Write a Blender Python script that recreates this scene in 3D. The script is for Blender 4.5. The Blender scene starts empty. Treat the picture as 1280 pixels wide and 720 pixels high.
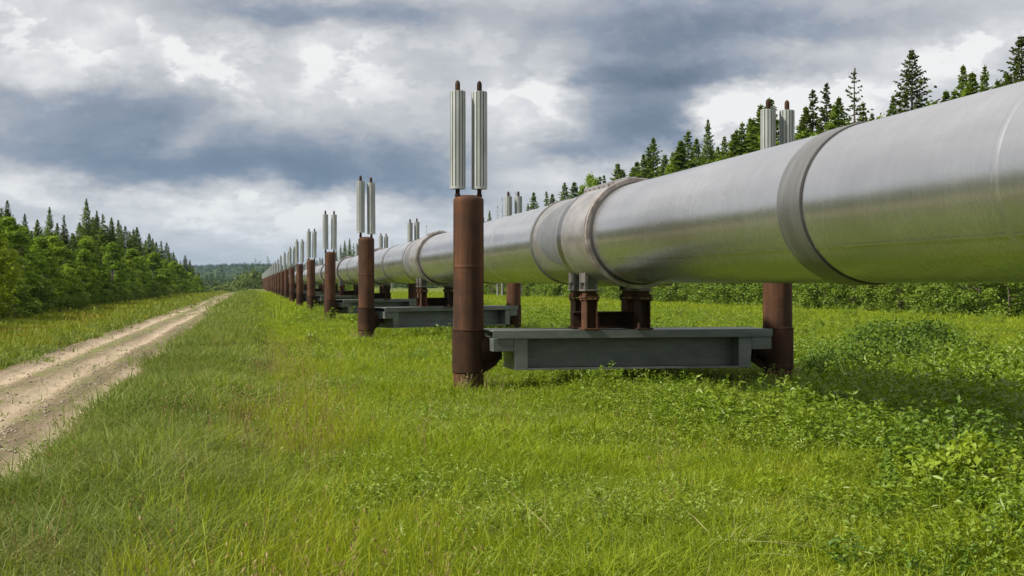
import bpy, math, random
import numpy as np
from math import radians as R, sin, cos, pi, tan, atan, hypot

random.seed(7)
rng = np.random.default_rng(11)
scene = bpy.context.scene
COL = scene.collection
YAW = 10.85
EXPO = 0.6
SUN_EL, SUN_AZ = 42.0, -99.0          # azimuth from +Y, clockwise

# ------------------------------------------------------------------ helpers
def s2l(r, g, b):
    f = lambda c: (c/255/12.92) if c/255 <= .04045 else ((c/255+.055)/1.055)**2.4
    return (f(r), f(g), f(b), 1)

def smooth(a, b, t):
    x = np.clip((np.asarray(t, float)-a)/(b-a), 0, 1)
    return x*x*(3-2*x)

def wob(x, y, f, seed=0):
    """cheap smooth noise in about -1..1"""
    x = np.asarray(x, float)*f; y = np.asarray(y, float)*f
    s = seed*1.7
    return (np.sin(x*1.0+1.3*np.sin(y*.9+s)+s)+np.sin(y*1.13+1.7*np.sin(x*.77-s)+2*s)
            + .6*np.sin(2.3*x-1.9*y+s*3+1.1*np.sin(y*1.7)))/2.6

class MB:
    def __init__(s): s.v=[]; s.f=[]; s.mi=[]; s.cur=0
    def add(s, vs, fs):
        n=len(s.v); s.v+= [tuple(p) for p in vs]
        for f in fs: s.f.append(tuple(i+n for i in f)); s.mi.append(s.cur)
    def box(s, x0,x1,y0,y1,z0,z1, bev=0):
        if bev:
            b=min(bev,(x1-x0)*.45,(y1-y0)*.45,(z1-z0)*.45)
            ring=lambda i,z:[(x0+i+b2,y0+i,z) for b2 in ()]
            vs=[];
            def rr(i,z):
                return [(x0+i+b,y0+i,z),(x1-i-b,y0+i,z),(x1-i,y0+i+b,z),(x1-i,y1-i-b,z),(x1-i-b,y1-i,z),(x0+i+b,y1-i,z),(x0+i,y1-i-b,z),(x0+i,y0+i+b,z)]
            for (i,z) in ((b*.6,z0),(0,z0+b),(0,z1-b),(b*.6,z1)): vs+=rr(i,z)
            fs=[tuple(range(7,-1,-1)),tuple(range(24,32))]
            for k in range(3):
                for j in range(8):
                    a=k*8+j; c=k*8+(j+1)%8
                    fs.append((a,c,c+8,a+8))
            s.add(vs,fs); return
        s.add([(x0,y0,z0),(x1,y0,z0),(x1,y1,z0),(x0,y1,z0),(x0,y0,z1),(x1,y0,z1),(x1,y1,z1),(x0,y1,z1)],
              [(3,2,1,0),(4,5,6,7),(0,1,5,4),(1,2,6,5),(2,3,7,6),(3,0,4,7)])
    def lathe(s, prof, n=32, axis='z', c=(0,0,0), caps=True, a0=0, a1=2*pi):
        """prof: list of (r, h)"""
        full = abs(a1-a0-2*pi)<1e-6
        m = n if full else n+1
        vs=[]
        for (r,h) in prof:
            for j in range(m):
                a=a0+(a1-a0)*j/n
                u,w=r*cos(a),r*sin(a)
                if axis=='z': p=(c[0]+u,c[1]+w,c[2]+h)
                elif axis=='y': p=(c[0]+w,c[1]+h,c[2]+u)
                else: p=(c[0]+h,c[1]+u,c[2]+w)
                vs.append(p)
        fs=[]
        for k in range(len(prof)-1):
            for j in range(n):
                a=k*m+j; b=k*m+(j+1)%m
                fs.append((a,b,b+m,a+m))
        if caps and full:
            fs.append(tuple(range(m-1,-1,-1)))
            fs.append(tuple(range((len(prof)-1)*m,len(prof)*m)))
        s.add(vs,fs)
    def prism(s, poly, axis, a, b):
        """poly of 2D points extruded between a and b along axis"""
        n=len(poly)
        def P(p,h):
            if axis=='y': return (p[0],h,p[1])
            if axis=='x': return (h,p[0],p[1])
            return (p[0],p[1],h)
        vs=[P(p,a) for p in poly]+[P(p,b) for p in poly]
        fs=[tuple(range(n-1,-1,-1)),tuple(range(n,2*n))]+[(i,(i+1)%n,n+(i+1)%n,n+i) for i in range(n)]
        s.add(vs,fs)
    def mesh(s, name, mats, smooth_ang=None):
        me=bpy.data.meshes.new(name)
        me.from_pydata(s.v,[],s.f)
        for m in (mats if isinstance(mats,(list,tuple)) else [mats]): me.materials.append(m)
        if any(s.mi): me.polygons.foreach_set('material_index',s.mi)
        me.update()
        import bmesh
        bm=bmesh.new(); bm.from_mesh(me); bmesh.ops.recalc_face_normals(bm,faces=bm.faces)
        bm.to_mesh(me); bm.free()
        if smooth_ang is not None:
            me.polygons.foreach_set('use_smooth',[True]*len(me.polygons))
            me.set_sharp_from_angle(angle=R(smooth_ang))
        return me

def np_mesh(name, V, faces, mats, mi=None, smooth_=False):
    """faces: list of int arrays (N,k) of mixed k"""
    me=bpy.data.meshes.new(name)
    V=np.asarray(V,np.float32)
    me.vertices.add(len(V)); me.vertices.foreach_set('co',V.ravel())
    loops=np.concatenate([f.ravel() for f in faces]).astype(np.int32)
    tot=np.concatenate([np.full(len(f),f.shape[1],np.int32) for f in faces])
    start=np.concatenate([[0],np.cumsum(tot)[:-1]]).astype(np.int32)
    me.loops.add(len(loops)); me.loops.foreach_set('vertex_index',loops)
    me.polygons.add(len(tot)); me.polygons.foreach_set('loop_start',start)
    for m in mats: me.materials.append(m)
    if mi is not None: me.polygons.foreach_set('material_index',np.asarray(mi,np.int32))
    if smooth_: me.polygons.foreach_set('use_smooth',np.ones(len(tot),bool))
    me.update(calc_edges=True); me.validate()
    return me

def obj(name, me, parent=None, loc=None):
    o=bpy.data.objects.new(name, me); COL.objects.link(o)
    if parent is not None: o.parent=parent
    if loc is not None: o.location=loc
    return o

def tag(o, label=None, cat=None, group=None, kind=None):
    if label: o['label']=label
    if cat: o['category']=cat
    if group: o['group']=group
    if kind: o['kind']=kind
    return o

# ------------------------------------------------------------------ materials
class NT:
    def __init__(s, tree): s.t=tree; s.n=tree.nodes; s.l=tree.links
    def node(s, typ, **kw):
        x=s.n.new(typ)
        for k,v in kw.items(): setattr(x,k,v)
        return x
    def link(s,a,b): s.l.new(a,b)
    def setin(s, node, key, v):
        if hasattr(v,'is_output') or isinstance(v,bpy.types.NodeSocket): s.link(v,node.inputs[key])
        else: node.inputs[key].default_value=v
    def math(s, op, a, b=None, c=None, clamp=False):
        x=s.node('ShaderNodeMath',operation=op); x.use_clamp=clamp
        s.setin(x,0,a)
        if b is not None: s.setin(x,1,b)
        if c is not None: s.setin(x,2,c)
        return x.outputs[0]
    def vmath(s, op, a, b=None, c=None, out=0):
        x=s.node('ShaderNodeVectorMath',operation=op)
        s.setin(x,0,a)
        if b is not None: s.setin(x,1,b)
        if c is not None: s.setin(x,2,c)
        return x.outputs[out]
    def noise(s, vec, scale, detail=4, rough=.55, dist=0, out=0):
        x=s.node('ShaderNodeTexNoise'); x.inputs['Scale'].default_value=scale
        x.inputs['Detail'].default_value=detail; x.inputs['Roughness'].default_value=rough
        x.inputs['Distortion'].default_value=dist
        if vec is not None: s.link(vec,x.inputs['Vector'])
        return x.outputs[out]
    def ramp(s, fac, stops, interp='LINEAR'):
        x=s.node('ShaderNodeValToRGB'); cr=x.color_ramp; cr.interpolation=interp
        while len(cr.elements)>1: cr.elements.remove(cr.elements[-1])
        cr.elements[0].position=stops[0][0]; cr.elements[0].color=stops[0][1]
        for p,c in stops[1:]:
            e=cr.elements.new(p); e.color=c
        s.link(fac,x.inputs[0]); return x.outputs[0]
    def mix(s, fac, a, b, mode='MIX'):
        x=s.node('ShaderNodeMix',data_type='RGBA',blend_type=mode)
        s.setin(x,0,fac); s.setin(x,6,a); s.setin(x,7,b); return x.outputs[2]
    def maprange(s, v, a,b,c,d):
        x=s.node('ShaderNodeMapRange'); s.link(v,x.inputs[0])
        for i,q in enumerate((a,b,c,d)): x.inputs[1+i].default_value=q
        return x.outputs[0]

def new_mat(name):
    m=bpy.data.materials.new(name); m.use_nodes=True
    nt=NT(m.node_tree); nt.n.clear()
    out=nt.node('ShaderNodeOutputMaterial')
    return m,nt,out

def c4(r,g,b): return (r,g,b,1)

def foliage_mat(name, dark, light, trans=.35, tint=None, patch=.25, rough=.55, patch_col=None, patch_amt=0.0, spec=.25):
    """leaf colour varies per plant (object random), per patch of ground and per leaf"""
    m,nt,out=new_mat(name)
    oi=nt.node('ShaderNodeObjectInfo'); geo=nt.node('ShaderNodeNewGeometry')
    n1=nt.noise(geo.outputs['Position'],patch,3,.6)
    leaf=geo.outputs['Random Per Island']
    f=nt.math('MULTIPLY',oi.outputs['Random'],.35)
    f=nt.math('MULTIPLY_ADD',leaf,.4,f)
    f=nt.math('MULTIPLY_ADD',nt.maprange(n1,.3,.7,0,1),.3,f,True)
    col=nt.mix(f,dark,light)
    if patch_col:
        n2=nt.noise(geo.outputs['Position'],patch*1.7,3,.6)
        col=nt.mix(nt.math('MULTIPLY',nt.maprange(n2,.52,.68,0,1),patch_amt),col,patch_col)
    p=nt.node('ShaderNodeBsdfPrincipled'); nt.link(col,p.inputs['Base Color'])
    p.inputs['Roughness'].default_value=rough; p.inputs['Specular IOR Level'].default_value=spec
    t=nt.node('ShaderNodeBsdfTranslucent')
    tc=nt.mix(1.0,col,tint or (1.0,1.0,.55,1),'MULTIPLY'); nt.link(tc,t.inputs['Color'])
    mx=nt.node('ShaderNodeMixShader'); mx.inputs[0].default_value=trans
    nt.link(p.outputs[0],mx.inputs[1]); nt.link(t.outputs[0],mx.inputs[2]); nt.link(mx.outputs[0],out.inputs[0])
    return m

def simple_mat(name, stops, scale, rough, metal=0, stretch=(1,1,1), bump=.0, detail=6, rvar=.15, spec=.4, bscale=None, coord='Object'):
    m,nt,out=new_mat(name)
    tc=nt.node('ShaderNodeTexCoord'); oi=nt.node('ShaderNodeObjectInfo')
    vec=tc.outputs[coord]
    off=nt.vmath('SCALE',(13.1,7.7,3.3)); nt.link(oi.outputs['Random'],off.node.inputs['Scale'])
    vec=nt.vmath('ADD',vec,off)
    sv=nt.vmath('MULTIPLY',vec,stretch)
    n=nt.noise(sv,scale,detail,.62,.3)
    col=nt.ramp(n,stops)
    p=nt.node('ShaderNodeBsdfPrincipled'); nt.link(col,p.inputs['Base Color'])
    p.inputs['Metallic'].default_value=metal; p.inputs['Specular IOR Level'].default_value=spec
    n2=nt.noise(sv,scale*2.3,3,.6)
    nt.link(nt.maprange(n2,.25,.75,max(rough-rvar,.03),min(rough+rvar,1)),p.inputs['Roughness'])
    if bump:
        b=nt.node('ShaderNodeBump'); b.inputs['Strength'].default_value=bump; b.inputs['Distance'].default_value=.01
        nb=nt.noise(vec,bscale or scale*4,5,.6); nt.link(nb,b.inputs['Height']); nt.link(b.outputs[0],p.inputs['Normal'])
    nt.link(p.outputs[0],out.inputs[0])
    return m

M={}
def rust_mat():
    m,nt,out=new_mat('rust')
    tc=nt.node('ShaderNodeTexCoord'); oi=nt.node('ShaderNodeObjectInfo'); v=tc.outputs['Object']
    off=nt.vmath('SCALE',(13.1,7.7,31.3)); nt.link(oi.outputs['Random'],off.node.inputs['Scale']); v=nt.vmath('ADD',v,off)
    st=nt.noise(nt.vmath('MULTIPLY',v,(9,9,.55)),1.0,6,.65); big=nt.noise(v,1.7,6,.65,.5); fine=nt.noise(v,32,4,.7)
    f=nt.math('MULTIPLY_ADD',st,.45,nt.math('MULTIPLY_ADD',big,.4,nt.math('MULTIPLY',fine,.15)))
    c=nt.ramp(f,[(.34,c4(.016,.010,.007)),(.45,c4(.038,.019,.011)),(.53,c4(.066,.029,.014)),(.62,c4(.115,.05,.024)),(.72,c4(.16,.085,.05))])
    spot=nt.noise(v,7,5,.7,.4)
    c=nt.mix(nt.math('MULTIPLY',nt.maprange(spot,.62,.7,0,1),.6),c,c4(.018,.013,.011))
    p=nt.node('ShaderNodeBsdfPrincipled'); nt.link(c,p.inputs['Base Color']); p.inputs['Specular IOR Level'].default_value=.2
    nt.link(nt.maprange(big,.3,.7,.6,.9),p.inputs['Roughness'])
    b=nt.node('ShaderNodeBump'); b.inputs['Strength'].default_value=.4; b.inputs['Distance'].default_value=.008
    nt.link(nt.math('ADD',fine,spot),b.inputs['Height']); nt.link(b.outputs[0],p.inputs['Normal'])
    nt.link(p.outputs[0],out.inputs[0]); return m
M['rust']=rust_mat()
M['rust_dark']=simple_mat('rust_dark',[(.3,c4(.018,.010,.006)),(.55,c4(.038,.018,.010)),(.8,c4(.075,.036,.02))],3.0,.75,0,(1,1,.7),.35,7,spec=.15)
M['beam_paint']=simple_mat('grey_green_paint',[(.25,c4(.075,.088,.078)),(.45,c4(.105,.12,.108)),(.62,c4(.14,.156,.142)),(.76,c4(.16,.12,.085))],3.0,.45,.2,(.6,1,2.2),.08,7)
M['galv']=simple_mat('galvanised_fins',[(.25,c4(.25,.27,.26)),(.6,c4(.37,.39,.38)),(.85,c4(.48,.50,.49))],5,.5,.3,(1.5,1.5,.3),.05,6,.1)
M['clamp']=simple_mat('worn_clamp_metal',[(.25,c4(.22,.20,.19)),(.5,c4(.34,.32,.31)),(.75,c4(.45,.43,.415))],3,.34,.65,(1,.5,1),.05,7,.12)
M['ring']=simple_mat('dirty_ring_metal',[(.25,c4(.10,.08,.075)),(.5,c4(.25,.22,.2)),(.8,c4(.46,.42,.39))],6,.5,.5,(1,1,1),.1,7,.12)
M['pad']=simple_mat('dark_reflection_paint',[(.3,c4(.1,.105,.115)),(.7,c4(.15,.155,.165))],3,.5,.2,(1,1,1),.03,5,.08)  # dark colour stands in for darker sky mirrored in the clamp sleeve
M['band']=simple_mat('dull_joint_band',[(.25,c4(.16,.155,.15)),(.55,c4(.22,.215,.21)),(.8,c4(.31,.30,.29))],2.5,.4,.75,(.6,3,.6),.04,6,.08)
M['stone']=simple_mat('road_stone',[(.3,c4(.15,.12,.09)),(.5,c4(.27,.22,.165)),(.7,c4(.40,.35,.28))],3,.9)
M['gasket']=simple_mat('black_gasket',[(.3,c4(.012,.012,.013)),(.7,c4(.03,.03,.03))],5,.7)
M['pale_steel']=simple_mat('pale_bracket_steel',[(.25,c4(.08,.07,.065)),(.6,c4(.16,.145,.135)),(.85,c4(.24,.22,.21))],7,.5,.3,(1,1,1),.08,6)
M['bark']=simple_mat('bark',[(.3,c4(.06,.045,.035)),(.7,c4(.16,.13,.10))],6,.9,0,(1,1,.3),.4)
M['bark_pale']=simple_mat('pale_bark',[(.3,c4(.10,.09,.08)),(.7,c4(.24,.22,.2))],6,.9,0,(1,1,.4),.3)
M['snag']=simple_mat('grey_dead_wood',[(.3,c4(.12,.11,.10)),(.7,c4(.26,.25,.24))],6,.9,0,(1,1,.4),.3)

def pipe_mat():
    m,nt,out=new_mat('brushed_pipe_jacket')
    tc=nt.node('ShaderNodeTexCoord'); v=tc.outputs['Object']
    fine=nt.noise(nt.vmath('MULTIPLY',v,(1.6,45,1.6)),1.0,5,.7)      # fine hoop-wise brushing
    mid=nt.noise(nt.vmath('MULTIPLY',v,(.8,7,.8)),1.0,5,.6)
    big=nt.noise(nt.vmath('MULTIPLY',v,(1.2,.35,1.2)),1.3,5,.6,.4)
    spots=nt.noise(v,26,3,.7)
    col=nt.ramp(big,[(.25,c4(.52,.51,.515)),(.55,c4(.63,.62,.625)),(.8,c4(.71,.70,.70))])
    col=nt.mix(nt.math('MULTIPLY',nt.maprange(mid,.35,.7,0,1),.30),col,c4(.45,.455,.44))
    col=nt.mix(nt.math('MULTIPLY',nt.maprange(spots,.66,.74,0,1),.25),col,c4(.8,.8,.78))
    p=nt.node('ShaderNodeBsdfPrincipled'); nt.link(col,p.inputs['Base Color'])
    p.inputs['Metallic'].default_value=.93
    r=nt.math('MULTIPLY_ADD',fine,.20,.125)
    r=nt.math('MULTIPLY_ADD',nt.maprange(big,.3,.7,0,1),.06,r)
    nt.link(r,p.inputs['Roughness'])
    hb=nt.math('MULTIPLY_ADD',mid,.6,nt.math('MULTIPLY',fine,.35))
    hb=nt.math('MULTIPLY_ADD',big,5.0,hb)
    b=nt.node('ShaderNodeBump'); b.inputs['Strength'].default_value=.10; b.inputs['Distance'].default_value=.01
    nt.link(hb,b.inputs['Height']); nt.link(b.outputs[0],p.inputs['Normal'])
    nt.link(p.outputs[0],out.inputs[0]); return m
M['pipe']=pipe_mat()

# vegetation colours
M['g_field']=foliage_mat('field_grass_blades',c4(.12,.19,.006),c4(.30,.365,.014),.42,patch=.35,patch_col=c4(.31,.31,.035),patch_amt=.5)
M['g_verge']=foliage_mat('verge_grass_blades',c4(.08,.13,.018),c4(.22,.27,.05),.38,patch=.6,patch_col=c4(.22,.21,.07),patch_amt=.6,spec=.2,rough=.5)
M['g_tall']=foliage_mat('tall_grass_blades',c4(.17,.23,.008),c4(.32,.36,.02),.42,patch=.8)
M['g_left']=foliage_mat('meadow_grass_blades',c4(.12,.18,.012),c4(.26,.28,.022),.35,patch=.12,patch_col=c4(.27,.19,.03),patch_amt=.75)
M['stalk']=foliage_mat('brown_seed_stalks',c4(.15,.10,.04),c4(.29,.21,.08),.2,patch=.8)
M['herb']=foliage_mat('herb_leaves',c4(.12,.20,.02),c4(.30,.37,.055),.35,patch=.8,spec=.4,rough=.45)
M['straw']=foliage_mat('dry_straw',c4(.22,.20,.07),c4(.40,.36,.17),.25,patch=.8)
M['weed']=foliage_mat('weed_leaves',c4(.105,.185,.010),c4(.26,.345,.03),.4,patch=.5,spec=.5,rough=.42)
M['bush_leaf']=foliage_mat('bush_leaves',c4(.055,.12,.014),c4(.15,.235,.028),.35,patch=1.2,spec=.25,rough=.5)
M['bush_bright']=foliage_mat('bright_bush_leaves',c4(.15,.25,.02),c4(.28,.36,.03),.4,patch=1.2,spec=.25,rough=.5)
M['shrub_leaf']=foliage_mat('willow_leaves',c4(.06,.12,.010),c4(.21,.29,.03),.35,patch=.3)
M['decid_leaf']=foliage_mat('birch_leaves',c4(.10,.19,.012),c4(.25,.35,.028),.42,patch=.12)
M['decid_bright']=foliage_mat('alder_leaves',c4(.17,.26,.012),c4(.33,.41,.03),.42,patch=.2)
M['spruce']=foliage_mat('spruce_needles',c4(.07,.125,.014),c4(.21,.28,.04),.38,patch=.2)
M['spruce_dark']=foliage_mat('dark_spruce_needles',c4(.04,.065,.013),c4(.12,.155,.03),.28,patch=.2)
M['far_tree']=foliage_mat('far_tree_needles',c4(.03,.06,.014),c4(.08,.12,.03),.1,patch=.02)
M['far_decid']=foliage_mat('far_tree_leaves',c4(.08,.135,.03),c4(.19,.24,.06),.25,patch=.03)

def ground_mat():
    m,nt,out=new_mat('grassland_soil')
    geo=nt.node('ShaderNodeNewGeometry'); P=geo.outputs['Position']
    n1=nt.noise(P,.15,5,.6); n2=nt.noise(P,3.5,6,.7); n3=nt.noise(P,.012,4,.6)
    c=nt.ramp(n2,[(.3,c4(.05,.06,.015)),(.5,c4(.085,.12,.018)),(.7,c4(.13,.16,.03))])
    c=nt.mix(nt.maprange(n1,.35,.65,0,.6),c,c4(.14,.15,.03))
    c=nt.mix(nt.maprange(n3,.5,.7,0,.35),c,c4(.07,.10,.025))
    p=nt.node('ShaderNodeBsdfPrincipled'); nt.link(c,p.inputs['Base Color']); p.inputs['Roughness'].default_value=.95
    p.inputs['Specular IOR Level'].default_value=.1
    b=nt.node('ShaderNodeBump'); b.inputs['Strength'].default_value=.6; b.inputs['Distance'].default_value=.05
    nt.link(n2,b.inputs['Height']); nt.link(b.outputs[0],p.inputs['Normal'])
    nt.link(p.outputs[0],out.inputs[0]); return m
def road_mat():
    m,nt,out=new_mat('sandy_track')
    geo=nt.node('ShaderNodeNewGeometry'); P=geo.outputs['Position']
    sx=nt.node('ShaderNodeSeparateXYZ'); nt.link(P,sx.inputs[0]); X=sx.outputs[0]
    along=nt.vmath('MULTIPLY',P,(3.2,.16,1))
    w=nt.noise(nt.vmath('MULTIPLY',P,(.5,.12,.5)),1.0,3,.5)
    Xw=nt.math('MULTIPLY_ADD',w,.5,nt.math('SUBTRACT',X,.25))
    def band(c,h):
        return nt.math('POWER',2.718,nt.math('MULTIPLY',nt.math('POWER',nt.math('ABSOLUTE',nt.math('DIVIDE',nt.math('SUBTRACT',Xw,c),h)),2.0),-1.0))
    tr=nt.math('ADD',nt.math('ADD',band(-1.88,.15),band(-2.75,.22)),band(-3.68,.24),True)
    n1=nt.noise(along,1.6,6,.65); n2=nt.noise(P,14,6,.7); n3=nt.noise(P,1.3,5,.65,.6); n4=nt.noise(P,55,3,.7)
    f=nt.math('MULTIPLY_ADD',tr,.44,nt.math('MULTIPLY_ADD',n1,.62,nt.math('MULTIPLY',n2,.36)))
    c=nt.ramp(f,[(.36,c4(.075,.056,.037)),(.50,c4(.145,.108,.072)),(.66,c4(.25,.192,.132)),(.95,c4(.37,.295,.21))])
    c=nt.mix(nt.maprange(n4,.55,.7,0,.6),c,c4(.13,.10,.07))
    g=nt.math('MULTIPLY',nt.maprange(n3,.5,.66,0,1),nt.math('SUBTRACT',1.0,tr))
    c=nt.mix(nt.math('MULTIPLY',g,.85),c,c4(.12,.13,.04))
    cr=nt.math('MULTIPLY',nt.math('ADD',band(-3.22,.2),nt.math('MULTIPLY',band(-2.32,.13),.6)),nt.math('MULTIPLY',nt.maprange(sx.outputs[1],8,32,.1,.9),nt.maprange(n3,.36,.56,0,1)))
    c=nt.mix(cr,c,nt.mix(n2,c4(.08,.10,.025),c4(.22,.23,.08)))
    p=nt.node('ShaderNodeBsdfPrincipled'); nt.link(c,p.inputs['Base Color']); p.inputs['Roughness'].default_value=.95
    p.inputs['Specular IOR Level'].default_value=.15
    b=nt.node('ShaderNodeBump'); b.inputs['Strength'].default_value=.7; b.inputs['Distance'].default_value=.03
    nt.link(nt.math('MULTIPLY_ADD',n1,1.2,nt.math('MULTIPLY_ADD',n2,.7,nt.math('MULTIPLY',n4,.3))),b.inputs['Height']); nt.link(b.outputs[0],p.inputs['Normal'])
    nt.link(p.outputs[0],out.inputs[0]); return m
def hill_mat():
    m,nt,out=new_mat('forested_hillside')
    geo=nt.node('ShaderNodeNewGeometry'); P=geo.outputs['Position']
    n=nt.noise(P,.02,6,.7); n2=nt.noise(P,.004,3,.6)
    c=nt.ramp(n,[(.3,c4(.025,.045,.016)),(.6,c4(.06,.09,.028)),(.8,c4(.10,.13,.04))])
    c=nt.mix(nt.maprange(n2,.45,.65,0,.4),c,c4(.035,.06,.02))
    p=nt.node('ShaderNodeBsdfPrincipled'); nt.link(c,p.inputs['Base Color']); p.inputs['Roughness'].default_value=1
    p.inputs['Specular IOR Level'].default_value=.05
    nt.link(p.outputs[0],out.inputs[0]); return m
M['ground']=ground_mat(); M['road']=road_mat(); M['hill']=hill_mat()

# ------------------------------------------------------------------ terrain
ROADZ=.27
def base_z(X,Y):
    X=np.asarray(X,float); Y=np.asarray(Y,float)
    road=ROADZ*smooth(.35,-.75,X+.22*wob(0*X,Y,.5,2)+.12*wob(X,Y,1.9,22))*smooth(-7.5,-4.6,X)
    drop=-5.0*smooth(190,480,Y)*smooth(1.5,-12,X)
    und=.05*wob(X,Y,.45,1)+.035*wob(X,Y,1.3,4)+.05*wob(X,Y,2.1,9)*smooth(-1.7,-1.0,X)*smooth(1.2,.2,X)
    return road+drop+und*smooth(-2.0,1.0,X)+und*.5*smooth(-4.6,-6,X)
def ground_z(X,Y):
    return base_z(X,Y)-.09*smooth(-4.6,-4.2,X)*smooth(-1.5,-1.85,X)*smooth(300,250,Y)
def grid_mesh(name,xs,ys,zf,mat):
    XX,YY=np.meshgrid(xs,ys); ZZ=zf(XX,YY)
    V=np.stack([XX.ravel(),YY.ravel(),ZZ.ravel()],1)
    nx,ny=len(xs),len(ys)
    i=np.arange(nx-1)[None,:]+nx*np.arange(ny-1)[:,None]; i=i.ravel()
    F=np.stack([i,i+1,i+1+nx,i+nx],1)
    return np_mesh(name,V,[F],[mat],smooth_=True)
xs=np.concatenate([-np.geomspace(4400,22,26),np.arange(-20,-8,.8),np.arange(-8,16,.2),np.arange(16,60,1.5),np.geomspace(60,4400,24)])
ys=np.concatenate([-np.geomspace(1500,12,14),np.arange(-10,60,.35),np.arange(60,260,2.5),np.geomspace(262,4400,60)])
tag(obj('ground',grid_mesh('ground',xs,ys,ground_z,M['ground'])),kind='structure')
def road_z(X,Y):
    e=.10*wob(X,Y,.9,3)+.05*wob(X,Y,3.1,5)
    edge=smooth(-4.55+e,-4.1+e,X)*smooth(-1.28+e,-1.62+e,X)
    rut=.055*np.exp(-((X+2.75+.05*wob(0*X,Y,.7,6))/.19)**2)+.055*np.exp(-((X+3.68+.05*wob(0*X,Y,.6,7))/.21)**2)+.02*np.exp(-((X+1.9)/.12)**2)
    rough=.014*wob(X,Y,5,7)+.010*wob(X,Y,11,8)+.006*wob(X,Y,23,18)
    return base_z(X,Y)-.12+.115*edge-rut*edge+rough
rys=np.concatenate([np.arange(-8,45,.16),np.arange(45,120,.7),np.arange(120,262,2.5)])
tag(obj('dirt_road',grid_mesh('dirt_road',np.arange(-4.75,-1.2,.09),rys,road_z,M['road'])),kind='structure')

def hill_h(a,r):
    return -6+smooth(1300,3500,r)*(47+3*np.sin(a*9+1)+2*np.sin(a*23)+2*np.sin(a*51+2))
na,nr=260,26
aa=np.linspace(0,2*pi,na,endpoint=False); rr=np.linspace(1150,4100,nr)
A,RR=np.meshgrid(aa,rr); H=hill_h(A,RR)
V=np.stack([(RR*np.sin(A)).ravel(),(RR*np.cos(A)).ravel(),H.ravel()],1)
F=[]
i=np.arange(na)[None,:]+na*np.arange(nr-1)[:,None]; j=(np.arange(na)[None,:]+1)%na+na*np.arange(nr-1)[:,None]
F=np.stack([i.ravel(),i.ravel()+na,j.ravel()+na,j.ravel()],1)
tag(obj('hills',np_mesh('hills',V,[F],[M['hill']],smooth_=True)),kind='structure')

# ------------------------------------------------------------------ scatter machinery
def proto_coll(name, meshes):
    c=bpy.data.collections.new(name)
    for k,me in enumerate(meshes):
        c.objects.link(bpy.data.objects.new('%s_%02d'%(name,k),me))
    return c
def scatter_tree(coll):
    ng=bpy.data.node_groups.new('scatter_'+coll.name,'GeometryNodeTree')
    ng.interface.new_socket('Geometry',in_out='INPUT',socket_type='NodeSocketGeometry')
    ng.interface.new_socket('Geometry',in_out='OUTPUT',socket_type='NodeSocketGeometry')
    n=ng.nodes; l=ng.links
    gi=n.new('NodeGroupInput'); go=n.new('NodeGroupOutput')
    ci=n.new('GeometryNodeCollectionInfo'); ci.inputs['Collection'].default_value=coll
    ci.inputs['Separate Children'].default_value=True; ci.inputs['Reset Children'].default_value=True
    ip=n.new('GeometryNodeInstanceOnPoints'); ip.inputs['Pick Instance'].default_value=True
    def attr(nm,dt):
        a=n.new('GeometryNodeInputNamedAttribute'); a.data_type=dt; a.inputs['Name'].default_value=nm
        return a.outputs['Attribute']
    er=n.new('FunctionNodeEulerToRotation'); l.new(attr('rot','FLOAT_VECTOR'),er.inputs[0])
    l.new(gi.outputs[0],ip.inputs['Points']); l.new(ci.outputs[0],ip.inputs['Instance'])
    l.new(attr('idx','INT'),ip.inputs['Instance Index']); l.new(er.outputs[0],ip.inputs['Rotation'])
    l.new(attr('scl','FLOAT_VECTOR'),ip.inputs['Scale']); l.new(ip.outputs[0],go.inputs[0])
    return ng
def scatter(name, pts, scl, coll, tilt=.12, lean=(0,0), label=None, cat=None):
    n=len(pts); nprot=len(coll.objects)
    me=bpy.data.meshes.new(name); me.vertices.add(n); me.vertices.foreach_set('co',np.asarray(pts,np.float32).ravel())
    rot=np.stack([rng.normal(lean[0],tilt,n),rng.normal(lean[1],tilt,n),rng.uniform(0,2*pi,n)],1).astype(np.float32)
    scl=np.asarray(scl,np.float32)
    if scl.ndim==1: scl=np.stack([scl]*3,1)
    a=me.attributes.new('rot','FLOAT_VECTOR','POINT'); a.data.foreach_set('vector',rot.ravel())
    a=me.attributes.new('scl','FLOAT_VECTOR','POINT'); a.data.foreach_set('vector',scl.ravel())
    a=me.attributes.new('idx','INT','POINT'); a.data.foreach_set('value',rng.integers(0,nprot,n).astype(np.int32))
    o=obj(name,me); md=o.modifiers.new('scatter','NODES'); md.node_group=scatter_tree(coll)
    tag(o,label,cat,kind='stuff'); return o

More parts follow.
